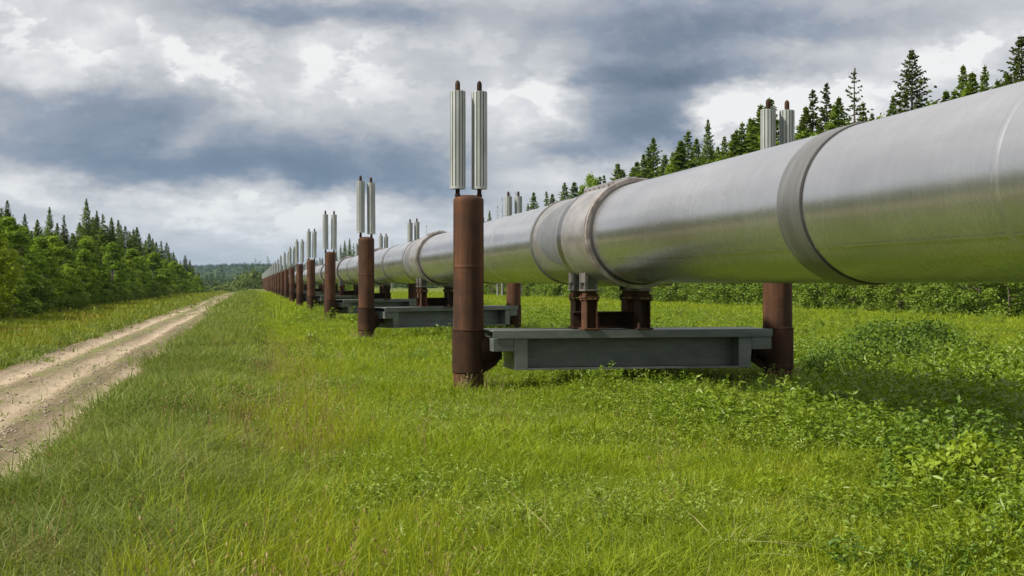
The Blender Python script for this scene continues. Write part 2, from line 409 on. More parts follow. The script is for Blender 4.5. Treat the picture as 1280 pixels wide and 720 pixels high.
# ------------------------------------------------------------------ grass prototypes
def blades(n,Rr,h,w,lean,mat_split=0.0,hv=.35,bend=1.0):
    """n curved tapering blades rooted in a disc; returns V, faces(quads,tris), mat index"""
    r=Rr*np.sqrt(rng.random(n)); a=rng.uniform(0,2*pi,n)
    base=np.stack([r*np.cos(a),r*np.sin(a)],1)
    hh=h*(1+rng.uniform(-hv,hv,n)); la=rng.uniform(0,2*pi,n)*.6+a*.4
    ld=np.stack([np.cos(la),np.sin(la)],1)
    ln=np.abs(rng.normal(lean,lean*.5,n))
    fa=rng.uniform(0,2*pi,n); wd=np.stack([np.cos(fa),np.sin(fa)],1)
    ww=w*(1+rng.uniform(-.3,.4,n))
    V=np.zeros((n,7,3))
    for k,(t,s) in enumerate(((0,.8),(.45,1.0),(.78,.62))):
        off=ld*(ln*hh*(t**2)*bend)[:,None]
        z=hh*(t-.35*np.minimum(ln,1.3)*t*t)
        for q,sg in ((0,-1),(1,1)):
            V[:,k*2+q,:2]=base+off+wd*(sg*.5*s*ww)[:,None]; V[:,k*2+q,2]=z
    V[:,6,:2]=base+ld*(ln*hh*bend)[:,None]; V[:,6,2]=hh*(1-.35*np.minimum(ln,1.3))
    V[:,:2,2]-=.03
    b=7*np.arange(n)[:,None]
    Q=np.concatenate([b+np.array([[0,1,3,2]]),b+np.array([[2,3,5,4]])])
    T=b+np.array([[4,5,6]])
    return V.reshape(-1,3),Q,T
def tuft(name,n,Rr,h,w,lean,mat,**k):
    V,Q,T=blades(n,Rr,h,w,lean,**k); return np_mesh(name,V,[Q,T],[mat])
def stalks(name,n,Rr,h,mat,w=.004,head=.05):
    V,Q,T=blades(n,Rr,h,w,.22)
    # seed heads: little crossed diamonds near the tip
    tips=V.reshape(n,7,3)[:,6]; Vs=[V]; Qs=[Q]; nb=len(V)
    m=6; P=np.repeat(tips,m,0)+rng.normal(0,1,(n*m,3))*np.array([.008,.008,head])
    d=rng.normal(0,1,(n*m,3)); d/=np.linalg.norm(d,axis=1)[:,None]; d[:,2]=np.abs(d[:,2])+.6
    e=rng.normal(0,1,(n*m,3)); e=np.cross(d,e); e/=np.linalg.norm(e,axis=1)[:,None]+1e-6
    L=.011; Wd=.0035
    VV=np.stack([P-d*L,P+e*Wd,P+d*L,P-e*Wd],1).reshape(-1,3)
    QQ=nb+4*np.arange(n*m)[:,None]+np.array([[0,1,2,3]])
    return np_mesh(name,np.concatenate([V,VV]),[np.concatenate([Q,QQ]),T],[mat])
def leaves(P,D,Nn,L,W,fold=.25):
    """folded leaf: base, two sides, tip ; P base, D direction, Nn normal-ish"""
    S=np.cross(D,Nn); S/=np.linalg.norm(S,axis=1)[:,None]+1e-6
    U=np.cross(S,D)
    L=np.asarray(L)[:,None]; W=np.asarray(W)[:,None]
    mid=P+D*L*.45
    a=mid+S*W*.5+U*W*fold; b=mid-S*W*.5+U*W*fold; tip=P+D*L-U*L*.12
    V=np.stack([P,a,tip,b],1).reshape(-1,3)
    i=4*np.arange(len(P))[:,None]
    return V,np.concatenate([i+np.array([[0,1,2]]),i+np.array([[0,2,3]])])
def weed(name,nst,Rr,h,L,W,per,mat):
    Vs=[];Ts=[];n0=0
    V,Q,T=blades(nst,Rr,h,.006,.35); stem=V.reshape(nst,7,3)
    Vs.append(V);n0=len(V); QQ=Q;TT=[T]
    t=rng.uniform(.25,1,(nst,per)); i=np.repeat(np.arange(nst),per); tt=t.ravel()
    P=stem[i,0]*(1-tt)[:,None]+stem[i,6]*tt[:,None]; P[:,2]=stem[i,6,2]*tt*(1.15-.15*tt)
    a=rng.uniform(0,2*pi,len(P)); el=rng.normal(.25,.4,len(P))
    D=np.stack([np.cos(a)*np.cos(el),np.sin(a)*np.cos(el),np.sin(el)],1)
    Nn=np.tile([0,0,1.],(len(P),1))+rng.normal(0,.35,(len(P),3))
    LV,LT=leaves(P,D,Nn,L*rng.uniform(.6,1.3,len(P)),W*rng.uniform(.7,1.3,len(P)))
    Vs.append(LV); TT.append(LT+n0)
    return np_mesh(name,np.concatenate(Vs),[QQ,np.concatenate(TT)],[mat])

def wedge(n_target_density,d0,d1,xlim,a0=-15.0,a1=37.0):
    """random points in the visible wedge between ring distances d0,d1 and in an X range"""
    area=.5*(d1*d1-d0*d0)*R(a1-a0); n=int(area*n_target_density)
    d=np.sqrt(rng.uniform(d0*d0,d1*d1,n)); a=np.radians(rng.uniform(a0,a1,n))
    X=d*np.sin(a); Y=d*np.cos(a)
    k=(X>xlim[0])&(X<xlim[1]); return X[k],Y[k]
def P3(X,Y,dz=0): return np.stack([X,Y,ground_z(X,Y)+dz],1)

LODS=[(4.5,13,1),(13,26,2),(26,60,3),(60,240,4)]
def grass_lods(name,mat,xlim,dens,h,w,lean,keep=None,label=None,cat='grass',R0=.17,nb=34,bend=1.0,tilt=.12,lnd=(0,0)):
    specs={1:(nb,R0,h,w,1.0),2:(nb,R0*1.25,h,w*1.35,.5),3:(nb-6,R0*2,h,w*2.2,.2),4:(24,R0*4.5,h*1.0,w*5,.036)}
    for d0,d1,l in LODS:
        n_,r_,h_,w_,df=specs[l]
        X,Y=wedge(dens*df,d0,d1,xlim)
        if keep is not None:
            k=rng.random(len(X))<keep(X,Y); X,Y=X[k],Y[k]
        if len(X)==0: continue
        cl=proto_coll('%s_proto%d'%(name,l),[tuft('%s_tuft'%name,n_,r_,h_,w_,lean,mat,bend=bend) for _ in range(5)])
        s=rng.uniform(.6,1.3,len(X))*(1+.38*wob(X,Y,.9,6)+.22*wob(X,Y,2.7,16))
        scatter(name,P3(X,Y),s,cl,tilt,lnd,label[l-1] if label else None,cat)

def edge_noise(X,Y,s=0): return .22*wob(X,Y,1.1,s)+.12*wob(X,Y,3.3,s+1)
inv=lambda f: (lambda X,Y: 1-f(X,Y))
right_side=lambda X,Y: smooth(3.6,6.5,X+1.2*wob(X,Y,.35,9))
dist=['near the camera','around the closest supports','in the middle distance','far along the pipeline']
grass_lods('field_grass',M['g_field'],(-1.6,60),210,.15,.005,.95,
    keep=lambda X,Y: smooth(-1.3,.6,X+1.6*edge_noise(X,Y,3))*(1-.55*right_side(X,Y)*smooth(20,12,X)),
    label=['yellow green field grass beneath the pipe, '+d for d in dist])
grass_lods('verge_grass',M['g_verge'],(-2.6,.9),170,.18,.0056,.9,
    keep=lambda X,Y: smooth(.7,-.4,X+1.6*edge_noise(X,Y,3))*smooth(-1.68,-1.36,X+edge_noise(X,Y,6)*.8),
    label=['short dull green grass on the road verge, '+d for d in dist],bend=1.2)
grass_lods('meadow_grass',M['g_left'],(-13,-4.0),70,.16,.0075,.5,
    keep=lambda X,Y: smooth(-4.1,-5.6,X+edge_noise(X,Y,5)),
    label=['yellowish meadow grass left of the road, '+d for d in dist])
grass_lods('roadside_grass',M['g_verge'],(-6.4,-3.9),90,.11,.0075,.8,
    keep=lambda X,Y: smooth(-4.0,-4.35,X+edge_noise(X,Y,8))*smooth(-6.2,-5.0,X),
    label=['dull green grass along the far road edge, '+d for d in dist])
# sparse tufts growing on the road crown between the tracks
grass_lods('road_crown_grass',M['g_verge'],(-4.4,-1.7),190,.055,.006,1.0,R0=.06,nb=16,
    keep=lambda X,Y: np.clip((np.exp(-((X+3.22)/.24)**2)*smooth(8,26,Y)*1.5+.9*np.exp(-((X+2.32)/.14)**2)*smooth(10,26,Y)+.9*smooth(-3.95,-4.2,X)+.05)*smooth(-.45,.45,wob(X,Y,.8,2)+.3*wob(X,Y,2.7,5)+.15),0,1),
    label=['thin low grass between the wheel tracks, '+d for d in dist])
def pebble(seed):
    r=np.random.default_rng(seed); b=MB(); b.lathe([(.006,-.008),(.017,-.004),(.02,.003),(.012,.011),(.004,.013)],7)
    b.v=[(x*(1+r.normal(0,.16)),y*(1+r.normal(0,.16)),z*(1+r.normal(0,.2))) for x,y,z in b.v]
    return b.mesh('pebble',M['stone'])
X=rng.uniform(-4.4,-1.5,9000); Y=8+42*rng.random(9000)**1.6
k=rng.random(9000)<.25+.75*smooth(-.2,.6,wob(X,Y,1.4,61)+.4*np.cos((X+3.2)*7)); X,Y=X[k],Y[k]
scatter('loose_gravel',np.stack([X,Y,road_z(X,Y)+.004],1),rng.uniform(.35,1.05,len(X))**1.6,proto_coll('pebble_proto',[pebble(q) for q in range(5)]),.5,
        label='loose gravel and clods lying on the dirt road',cat='gravel')
# tall yellow grass and brown seed stalks where verge meets field
X,Y=wedge(70,4.5,30,(-1.6,3.2))
k=rng.random(len(X))<np.exp(-((X-.2-.03*Y)/.7)**2)*smooth(-.3,.6,wob(X,Y,.7,12)+.35*smooth(14,8,Y))*.7*smooth(30,12,Y)
X,Y=X[k],Y[k]
scatter('tall_grass',P3(X,Y),rng.uniform(.75,1.25,len(X)),proto_coll('tall_proto',[tuft('tall_tuft',24,.14,.33,.0045,.5,M['g_tall']) for _ in range(5)]),.08,
        label='tall yellow grass standing along the foot of the verge',cat='grass')
X,Y=wedge(20,4.5,34,(-1.2,5))
k=rng.random(len(X))<.8*np.exp(-((X-.2-.012*Y)/.5)**2)*smooth(-.2,.6,wob(X,Y,.6,14)+.25)+.015
X,Y=X[k],Y[k]
scatter('seed_stalk_grass',P3(X,Y),rng.uniform(.7,1.2,len(X)),proto_coll('stalk_proto',[stalks('stalk_tuft',6,.16,.46,M['stalk'],.003,.04) for _ in range(4)]),.1,
        label='reddish brown seed stalks standing among the grass',cat='grass')
X=[];Y=[]
for (px,py) in ((3.18,20.06),(3.18,38.66),(8.09,20.06),(3.18,57.26)):
    a_=rng.uniform(0,2*pi,26); r_=rng.uniform(.24,.5,26); X+=list(px+r_*np.cos(a_)); Y+=list(py+r_*np.sin(a_))
X=np.array(X);Y=np.array(Y)
scatter('post_base_grass',P3(X,Y),rng.uniform(.6,1.1,len(X)),proto_coll('base_proto',[stalks('base_tuft',7,.08,.34,M['straw'],.004) for _ in range(4)]),.12,
        label='straw coloured stalks grown up around the post feet',cat='grass')
X,Y=wedge(5,4.5,26,(-2.2,.2))
scatter('pale_seed_grass',P3(X,Y),rng.uniform(.5,.9,len(X)),proto_coll('pale_proto',[stalks('pale_tuft',7,.12,.34,M['g_verge'],.0035) for _ in range(4)]),.15,
        label='fine pale seed heads over the verge grass',cat='grass')
# dead straw lying in the sward
X,Y=wedge(9,4.5,34,(-1.6,14))
k=rng.random(len(X))<.75*smooth(-.1,.6,wob(X,Y,.8,33)+.5*wob(X,Y,2.4,34)); X,Y=X[k],Y[k]
scatter('dead_straw',P3(X,Y),rng.uniform(.7,1.3,len(X)),proto_coll('straw_proto',[tuft('straw_tuft',12,.16,.2,.004,1.3,M['straw'],bend=1.4) for _ in range(4)]),.2,
        label='dry straw coloured blades bent over in the grass',cat='grass')
# broad leaved weeds filling the lower right corner
X,Y=wedge(34,6,17,(3.2,9))
k=rng.random(len(X))<smooth(3.4,6.4,X+1.0*wob(X,Y,.7,41)-.12*(Y-10))*smooth(17,11,Y)*smooth(-.5,.4,wob(X,Y,1.1,43)+.2)*.7; X,Y=X[k],Y[k]
h_=rng.uniform(.5,.95,len(X))*(1+.35*wob(X,Y,.8,44))*(.6+.4*smooth(3.4,5.5,X))
scatter('broad_leaf_weeds',P3(X,Y),h_,proto_coll('broad_proto',[weed('broad_plant',5,.15,.46,.08,.045,12,M[m_]) for m_ in ('bush_leaf','weed','bush_leaf','bush_bright','weed')]),.16,
        label='broad leafed weeds crowding the lower right corner',cat='weeds')
X,Y=wedge(46,4.5,24,(-.6,9))
k=rng.random(len(X))<smooth(-.6,.8,X)*(.25+.75*smooth(-.5,.6,wob(X,Y,1.2,51)+.6*wob(X,Y,3.3,52))); X,Y=X[k],Y[k]
scatter('meadow_herbs',P3(X,Y),rng.uniform(.6,1.3,len(X))*(1+.3*wob(X,Y,1,53)),proto_coll('herb_proto',[weed('herb_plant',6,.12,.17,.036,.013,11,M[m_]) for m_ in ('herb','weed','herb','herb')]),.15,
        label='small pale leafed herbs scattered through the field grass',cat='herbs')
# leafy weeds on the right
for (d0,d1,den,sc,nm) in ((4.5,16,42,1.0,'near the camera'),(16,34,26,1.1,'around the right hand posts'),(34,75,4,1.7,'towards the shrubs')):
    X,Y=wedge(den,d0,d1,(.2,40))
    k=rng.random(len(X))<np.clip(right_side(X,Y)*(.35+.65*smooth(-.3,.5,wob(X,Y,.5,21)))*smooth(24,10,X)+.30*smooth(.2,2,X)*smooth(-.4,.6,wob(X,Y,.9,31)+.4*wob(X,Y,3.1,17)),0,1)
    X,Y=X[k],Y[k]
    s=rng.uniform(.6,1.2,len(X))*sc*(1+.5*wob(X,Y,.6,23))*(.42+.75*smooth(2.8,5.5,X)*smooth(30,18,Y)+.3*smooth(18,30,Y))
    scatter('leafy_weeds',P3(X,Y),s,proto_coll('weed_proto',[weed('weed_plant',7,.13,.36,.062,.022,16,M['weed']) for _ in range(5)]),.12,
        label='leafy green weeds mixed with grass, '+nm,cat='weeds')

# ------------------------------------------------------------------ pipeline supports
PX,PR=5.37,.705; PZ=1.70+PR
def post_mesh(h=2.985):
    b=MB(); r=.2285
    b.lathe([(r,-.6),(r,.2),(r,1.90),(r,1.932),(r+.003,1.938),(r+.003,1.95),(r,1.956),(r,1.99),(r,h-.08),(r,h-.035),(r-.012,h-.012),(r-.05,h+.012),(.10,h+.035),(.02,h+.04)],36)
    return b.mesh('post',M['rust'],35)
def collar_mesh():
    b=MB(); r=.2285
    b.lathe([(r+.0005,.352),(r+.018,.366),(r+.018,.41),(r+.018,.93),(r+.018,.985),(r+.024,.992),(r+.024,1.004),(r+.0005,1.008)],36,caps=False)
    return b.mesh('collar',M['rust_dark'],35)
def bracket_mesh(s):
    b=MB()
    prof=[(.215,.16),(.205,.26),(.17,.34),(.155,.42),(.155,.46)]
    if s<0: prof=[(r,-h) for r,h in prof]
    b.lathe(prof,28,axis='x',c=(0,0,.70))
    b.prism([(s*.2,.70),(s*.52,.62),(s*.42,.47),(s*.27,.37),(s*.2,.37)],'y',-.03,.03)
    b.box(min(s*.44,s*.475),max(s*.44,s*.475),-.2,.2,.56,.86)
    return b.mesh('bracket',M['rust_dark'],35)
def radiator_mesh():
    b=MB(); b.lathe([(.078,3.125),(.078,4.565)],20)
    n=14
    for k in range(n):
        a=2*pi*k/n; ca,sa=cos(a),sin(a)
        def P(r,t,z): return (r*ca-t*sa,r*sa+t*ca,z)
        for (r0,r1,t) in ((.07,.108,.006),(.108,.1175,.0185)):
            vs=[P(r,q,z) for z in (3.12,4.57) for (r,q) in ((r0,-t),(r1,-t),(r1,t),(r0,t))]
            b.add(vs,[(0,1,2,3),(4,5,6,7),(0,1,5,4),(1,2,6,5),(2,3,7,6),(3,0,4,7)])
    b.lathe([(.05,4.57),(.114,4.57),(.114,4.578),(.05,4.578)],24,caps=False)
    b.lathe([(.05,3.112),(.118,3.112),(.118,3.15),(.05,3.15)],24,caps=False)
    return b.mesh('radiator',M['galv'],35)
def rod_mesh():
    b=MB(); b.lathe([(.033,2.90),(.033,3.11)],16); b.lathe([(.04,2.995),(.044,3.0),(.044,3.03),(.04,3.035)],16,caps=False)
    return b.mesh('heat_pipe',M['rust_dark'],40)
def cap_mesh():
    b=MB(); b.lathe([(.038,4.579),(.038,4.69),(.03,4.72),(.014,4.738),(.004,4.742)],16)
    return b.mesh('tip_cap',M['rust_dark'],40)
def beam_meshes(L):
    """beam along local x between post centres 0 and L"""
    x0,x1=.285,L-.285; hw=.5
    b=MB()
    b.box(x0,x1,-hw+.02,hw-.02,.982,1.0)                        # top plate
    for s in (-1,1):
        ya,yb=sorted((s*(hw-.02),s*hw)); b.box(x0,x1,ya,yb,.885,1.003)      # lips
        ya,yb=sorted((s*.13,s*.15)); b.box(x0+.53,x1-.53,ya,yb,.442,.981)   # webs
    b.box(x0+.33,x1-.33,-hw+.03,hw-.03,.415,.44)                # bottom flange
    body=b.mesh('crossbeam',M['beam_paint'])
    ends=[]
    for s in (0,1):
        e=MB(); f=(lambda v:x0+v) if s==0 else (lambda v:x1-v)
        xa,xb=sorted((f(.004),f(.318))); e.box(xa,xb,-hw+.03,hw-.03,.69,.883,.008)
        for bx in (.09,.23):
            for bz in (.735,.83):
                for ys in (-hw+.022,hw-.038): e.lathe([(.02,0),(.02,.014)],6,axis='y',c=(f(bx),ys,bz))
        ends.append(e.mesh('end_block',M['beam_paint']))
        e=MB(); xa,xb=sorted((f(.322),f(.526)))
        P=[(f(.322),.883),(f(.526),.883),(f(.526),.442),(f(.34),.442),(f(.335),.55),(f(.322),.68)]
        e.prism(P,'y',-hw+.04,hw-.04); ends.append(e.mesh('stiffener',M['beam_paint']))
    return body,ends
post_me,collar_me=post_mesh(),collar_mesh(); br_l,br_r=bracket_mesh(1),bracket_mesh(-1)
rad_me,rod_me,cap_me=radiator_mesh(),rod_mesh(),cap_mesh()
beams={}
ORD=['nearest','second','third','fourth','fifth','sixth','seventh','eighth','ninth','tenth','eleventh','twelfth']
def support(k,Y,L,skew,hp_drop=0.0):
    r=obj('pipeline_support',None,loc=(3.18,Y,float(ground_z(3.18,Y))*0)); r.rotation_euler=(0,0,skew)
    if k==0: lab='nearest rusty pipeline support, twin tall posts joined by a grey green crossbeam'
    elif k<12: lab='%s rusty pipeline support counted from the camera, two finned posts and a crossbeam'%ORD[k]
    else: lab='tiny rusty support in the distant merging row of finned posts near the horizon'
    tag(r,lab,'pipe support','rusty supports carrying the pipeline')
    if L not in beams: beams[L]=beam_meshes(L)
    body,ends=beams[L]; full=k<14
    bm_=obj('crossbeam',body,r)
    if full:
        for e in ends: obj(e.name.split('.')[0],e,bm_)
    for s,x in ((0,0),(1,L)):
        p=obj('post',post_me,r,(x,0,0)); p.rotation_euler=(random.uniform(-.006,.006)*(k>0),random.uniform(-.006,.006)*(k>0),k*1.3+s*2)
        if full:
            obj('collar',collar_me,p)
            bb=obj('bracket',br_l if s==0 else br_r,p); bb.rotation_euler=(0,0,-(k*1.3+s*2))
        for q in (-1,1):
            ang=-skew+(.0 if s==0 else .12)
            h=obj('heat_pipe',rod_me,r,(x+q*.165*cos(ang),q*.165*sin(ang),0 if s==0 else -.12)); tl=.007*(k>0); h.rotation_euler=(random.uniform(-tl,tl),random.uniform(-tl,tl),k*.7+q*.4); h.location.z+=random.uniform(-.03,.03)*(k>0)
            if s==1 and k==0: h.location.z=-.16
            obj('radiator',rad_me,h)
            if full: obj('tip_cap',cap_me,h)
    return r
S=18.6
NS=27
shoeY=[]
for k in range(NS):
    Y=20.06+S*k
    if k==0: L,sk=4.91,0.0
    elif k==1: L,sk=5.94,.597
    elif k==2: L,sk=5.4,.75
    else: L,sk=5.6,.68
    support(k,Y,L,sk)
    shoeY.append(Y+(PX-3.18)*tan(sk))

# ------------------------------------------------------------------ the pipe
pl=tag(obj('pipeline',None,loc=(PX,0,PZ)),'large shiny silver pipeline on raised supports receding to the horizon','pipeline')
b=MB(); prof=[(PR,-14.0)]
for y in np.arange(-13,20.06+S*(NS-1)+8,2.0): prof.append((PR,float(y)))
b.lathe(prof,128,axis='y'); cas=obj('pipe_jacket',b.mesh('pipe_jacket',M['pipe'],30),pl)
def band_mesh():
    b=MB(); r=PR
    b.lathe([(r-.002,-.255),(r+.012,-.25),(r+.016,-.23),(r+.016,.23),(r+.012,.25),(r-.002,.255)],128,axis='y',caps=False)
    me=b.mesh('joint_band',M['band'],30)
    g=MB(); g.lathe([(r-.002,-.30),(r+.008,-.298),(r+.008,-.258),(r-.002,-.256)],128,axis='y',caps=False)
    return me,g.mesh('gasket',M['gasket'],30)
bme,gme=band_mesh()
y=11.31; kk=0
bandY=[-7.3,11.31]+[11.31+19.2*i for i in range(1,26)]
for kk,y in enumerate(bandY):
    o=obj('joint_band',bme,pl,(0,y,0))
    if kk<8: obj('gasket',gme,o)
# thin raised jacket seams, lap along the underside
sb=MB(); sb.lathe([(PR-.002,-.05),(PR+.006,-.03),(PR+.009,0),(PR+.006,.03),(PR-.002,.05)],128,axis='y',caps=False)
sme=sb.mesh('jacket_seam',M['pipe'],60)
for y in (7.93,4.2,26.6,33.9,46.5,56.5,65,76):
    obj('jacket_seam',sme,pl,(0,y,0))
a=R(236)   # angle measured from +z towards +x
def lap_mesh(y0,y1):
    m=MB(); m.lathe([(PR-.002,y0),(PR+.004,y0+.002),(PR+.004,y1-.002),(PR-.002,y1)],6,axis='y',caps=False,a0=a-.02,a1=a+.02)
    return m.mesh('lap_seam',M['pipe'],30)
for (y0,y1) in ((-6.9,11.0),(11.6,18.3),(23,30.2)):
    obj('lap_seam',lap_mesh(y0,y1),pl)

# ------------------------------------------------------------------ pipe clamps with legs (they slide on the beams)
def clamp_parts():
    out={}
    r=PR
    b=MB(); b.lathe([(r+.001,-1.42),(r+.042,-1.40),(r+.046,-1.3),(r+.046,.32),(r+.05,.36),(r+.052,.44),(r+.044,.47),(r+.02,.52),(r+.016,.6),(r+.016,2.36),(r+.001,2.4)],112,axis='y',caps=False)
    out['clamp_sleeve']=b.mesh('clamp_sleeve',M['clamp'],25)
    b=MB(); b.lathe([(r+.0,-1.62),(r+.075,-1.615),(r+.082,-1.60),(r+.082,-1.55),(r+.075,-1.535),(r+.03,-1.53),(r+.03,-1.47),(r+.066,-1.465),(r+.066,-1.425),(r+.0,-1.42)],112,axis='y',caps=False)
    out['retaining_ring']=b.mesh('retaining_ring',M['ring'],25)
    b=MB(); b.lathe([(r+.0,-1.70),(r+.022,-1.69),(r+.022,-1.625),(r+.0,-1.622)],112,axis='y',caps=False)
    out['gasket']=b.mesh('gasket',M['gasket'],30)
    b=MB(); b.lathe([(r+.0,2.42),(r+.03,2.425),(r+.034,2.45),(r+.034,2.52),(r+.03,2.545),(r+.0,2.55)],112,axis='y',caps=False)
    out['end_ring']=b.mesh('end_ring',M['band'],30)
    # dark sky reflection painted as crescent patches on both flanks: angle t from the horizontal, y span narrows up and down
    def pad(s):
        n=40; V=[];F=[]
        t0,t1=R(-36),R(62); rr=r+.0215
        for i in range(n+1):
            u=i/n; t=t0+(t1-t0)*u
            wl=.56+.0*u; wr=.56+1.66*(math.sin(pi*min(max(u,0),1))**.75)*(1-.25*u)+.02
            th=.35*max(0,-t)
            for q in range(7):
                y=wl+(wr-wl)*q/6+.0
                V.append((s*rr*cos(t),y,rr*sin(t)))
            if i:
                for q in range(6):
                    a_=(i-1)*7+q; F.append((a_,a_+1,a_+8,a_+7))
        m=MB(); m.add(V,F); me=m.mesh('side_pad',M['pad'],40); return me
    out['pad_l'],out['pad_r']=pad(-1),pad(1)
    b=MB()
    b.box(-.075,-.02,-1.25,1.35,PR+.03,PR+.125,.006); b.box(.02,.075,-1.25,1.35,PR+.03,PR+.125,.006); b.box(-.02,.02,-1.22,1.32,PR+.03,PR+.095)
    for q in range(9): b.lathe([(.022,-.1),(.022,.1)],8,axis='x',c=(0,-1.1+q*.29,PR+.085))
    out['top_bar']=b.mesh('top_bar',M['clamp'])
    # one leg about its own centre, bottom at the beam top; z is relative to the pipe axis
    zb=1.006-PZ
    b=MB()
    b.box(-.125,.125,-.19,.19,zb,zb+.022,.004)
    b.box(-.085,-.068,-.16,.16,zb+.022,zb+.44); b.box(.068,.085,-.16,.16,zb+.022,zb+.44); b.box(-.068,.068,-.075,-.05,zb+.022,zb+.44)
    b.box(-.068,.068,.05,.075,zb+.022,zb+.44)
    b.box(-.11,.11,-.18,.18,zb+.44,zb+.462,.004); b.box(-.12,.12,-.18,.18,zb+.472,zb+.494,.004)
    for sx in (-.09,.09):
        for sy in (-.14,.14): b.lathe([(.018,zb+.42),(.018,zb+.525)],6,c=(sx,sy,0))
    b.box(-.08,.08,-.13,.13,zb+.494,zb+.58)
    out['leg']=b.mesh('leg',M['rust'])
    b=MB()
    for sy in (-.17,.135): b.box(-.112,-.06,sy,sy+.035,zb+.6,zb+.86,.004)
    b.box(-.10,-.085,-.135,.135,zb+.70,zb+.86)
    b.box(-.118,.1,-.178,.178,zb+.575,zb+.6,.004)
    b.cur=1
    b.box(-.058,.09,-.15,.15,zb+.6,zb+.88)
    out['leg_bracket']=b.mesh('leg_bracket',[M['pale_steel'],M['beam_paint']])
    b=MB()
    b.box(-.6,.6,-.11,.11,zb+.24,zb+.262,.004); b.box(-.58,.58,-.012,.012,zb+.03,zb+.24); b.box(-.6,.6,-.11,.11,zb+.006,zb+.028,.004)
    for sx in (-.2,.2): b.box(sx-.008,sx+.008,-.1,.1,zb+.03,zb+.238)
    out['crosspiece']=b.mesh('crosspiece',M['rust_dark'])
    return out
CP=clamp_parts()
for k in range(NS):
    r=obj('pipe_clamp',None,loc=(PX,shoeY[k],PZ))
    if k==0: lab='nearest pipe clamp, pale sleeve with a painted dark reflection on four rusty legs'
    elif k<12: lab='%s pipe clamp from the camera, sleeve round the pipe on four legs'%ORD[k]
    else: lab='tiny distant pipe clamp where the pipe shrinks towards the horizon'
    tag(r,lab,'pipe clamp','clamps holding the pipe on the supports')
    sl=obj('clamp_sleeve',CP['clamp_sleeve'],r)
    obj('retaining_ring',CP['retaining_ring'],r); obj('end_ring',CP['end_ring'],r)
    if k<12:
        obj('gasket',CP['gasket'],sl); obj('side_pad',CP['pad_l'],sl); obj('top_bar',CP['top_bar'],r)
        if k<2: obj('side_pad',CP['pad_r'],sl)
        obj('crosspiece',CP['crosspiece'],r)
    for sx in (-.41,.41):
        for sy in (-.35,.36):
            if k<12 or sy<0:
                lg=obj('leg',CP['leg'],r,(sx,sy,0))
                if k<6: obj('leg_bracket',CP['leg_bracket'],lg)

# ------------------------------------------------------------------ trees
def trunk_mesh(h,r0,mat,n=8,bend=.0):
    b=MB(); prof=[(r0*1.25,-.3),(r0,.3)]+[(r0*(1-.93*t),h*t) for t in (.2,.4,.6,.8,.95,.995)]
    b.lathe(prof,n); return b.mesh('trunk',mat,60)
def spruce_crown(h,Rm,mat,whorl_gap=.15,z0=.05,ragged=.25,per=10,twigs=22,power=.8,tw=.06,tl=.34,gap=0.0):
    P=[];D=[];L=[];W=[];N=[]
    z=h*z0
    while z<h*.985:
        u=z/h; Lb=Rm*(1-u)**power*min(1,.55+u*5)
        nb=max(3,int(per*(.6+.6*(1-u))))
        a0=rng.uniform(0,2*pi)
        for q in range(nb):
            if rng.random()<gap: continue
            a=a0+2*pi*q/nb+rng.normal(0,.22); l=Lb*max(.25,rng.normal(1-ragged*.4,ragged)); l=max(l,.03)
            el=-.30+.75*u+rng.normal(0,.1)           # drooping low, rising near the tip
            m=max(3,int(twigs*(.35+.65*l/Rm)))
            t=np.sort(rng.uniform(.12,1,m)); 
            dirv=np.array([cos(a)*cos(el),sin(a)*cos(el),sin(el)]); side=np.array([-sin(a),cos(a),0])
            pos=dirv[None]*(l*t)[:,None]; pos[:,2]+=z+.12*l*t**2
            sg=rng.choice([-1,1],m); sp=rng.uniform(.35,1.05,m)*(1-.5*t)
            d=dirv[None]*np.cos(sp)[:,None]+side[None]*(sg*np.sin(sp))[:,None]; d[:,2]-=rng.uniform(.0,.45,m)
            P.append(pos);D.append(d);q_=min(1,.22+1.5*l/Rm); L.append(tl*q_*rng.uniform(.6,1.25,m)*(1.1-.4*t)); W.append(np.full(m,tw*(.5+.5*q_))*rng.uniform(.8,1.6,m))
            N.append(rng.normal(0,.5,(m,3))+np.array([0,0,1]))
        z+=whorl_gap*rng.uniform(.6,1.4)*(1-.35*u)
    # leader
    P.append(np.tile([0,0,h*.95],(6,1))+rng.normal(0,.01,(6,3))); D.append(np.tile([0,0,1.],(6,1))+rng.normal(0,.07,(6,3))); L.append(np.full(6,h*.05)*rng.uniform(.5,1,6)); W.append(np.full(6,tw*.45)); N.append(rng.normal(0,1,(6,3)))
    P=np.concatenate(P);D=np.concatenate(D);D/=np.linalg.norm(D,axis=1)[:,None]
    V,T=leaves(P,D,np.concatenate(N),np.concatenate(L),np.concatenate(W)*2.2,.35)
    return np_mesh('crown',V,[T],[mat])
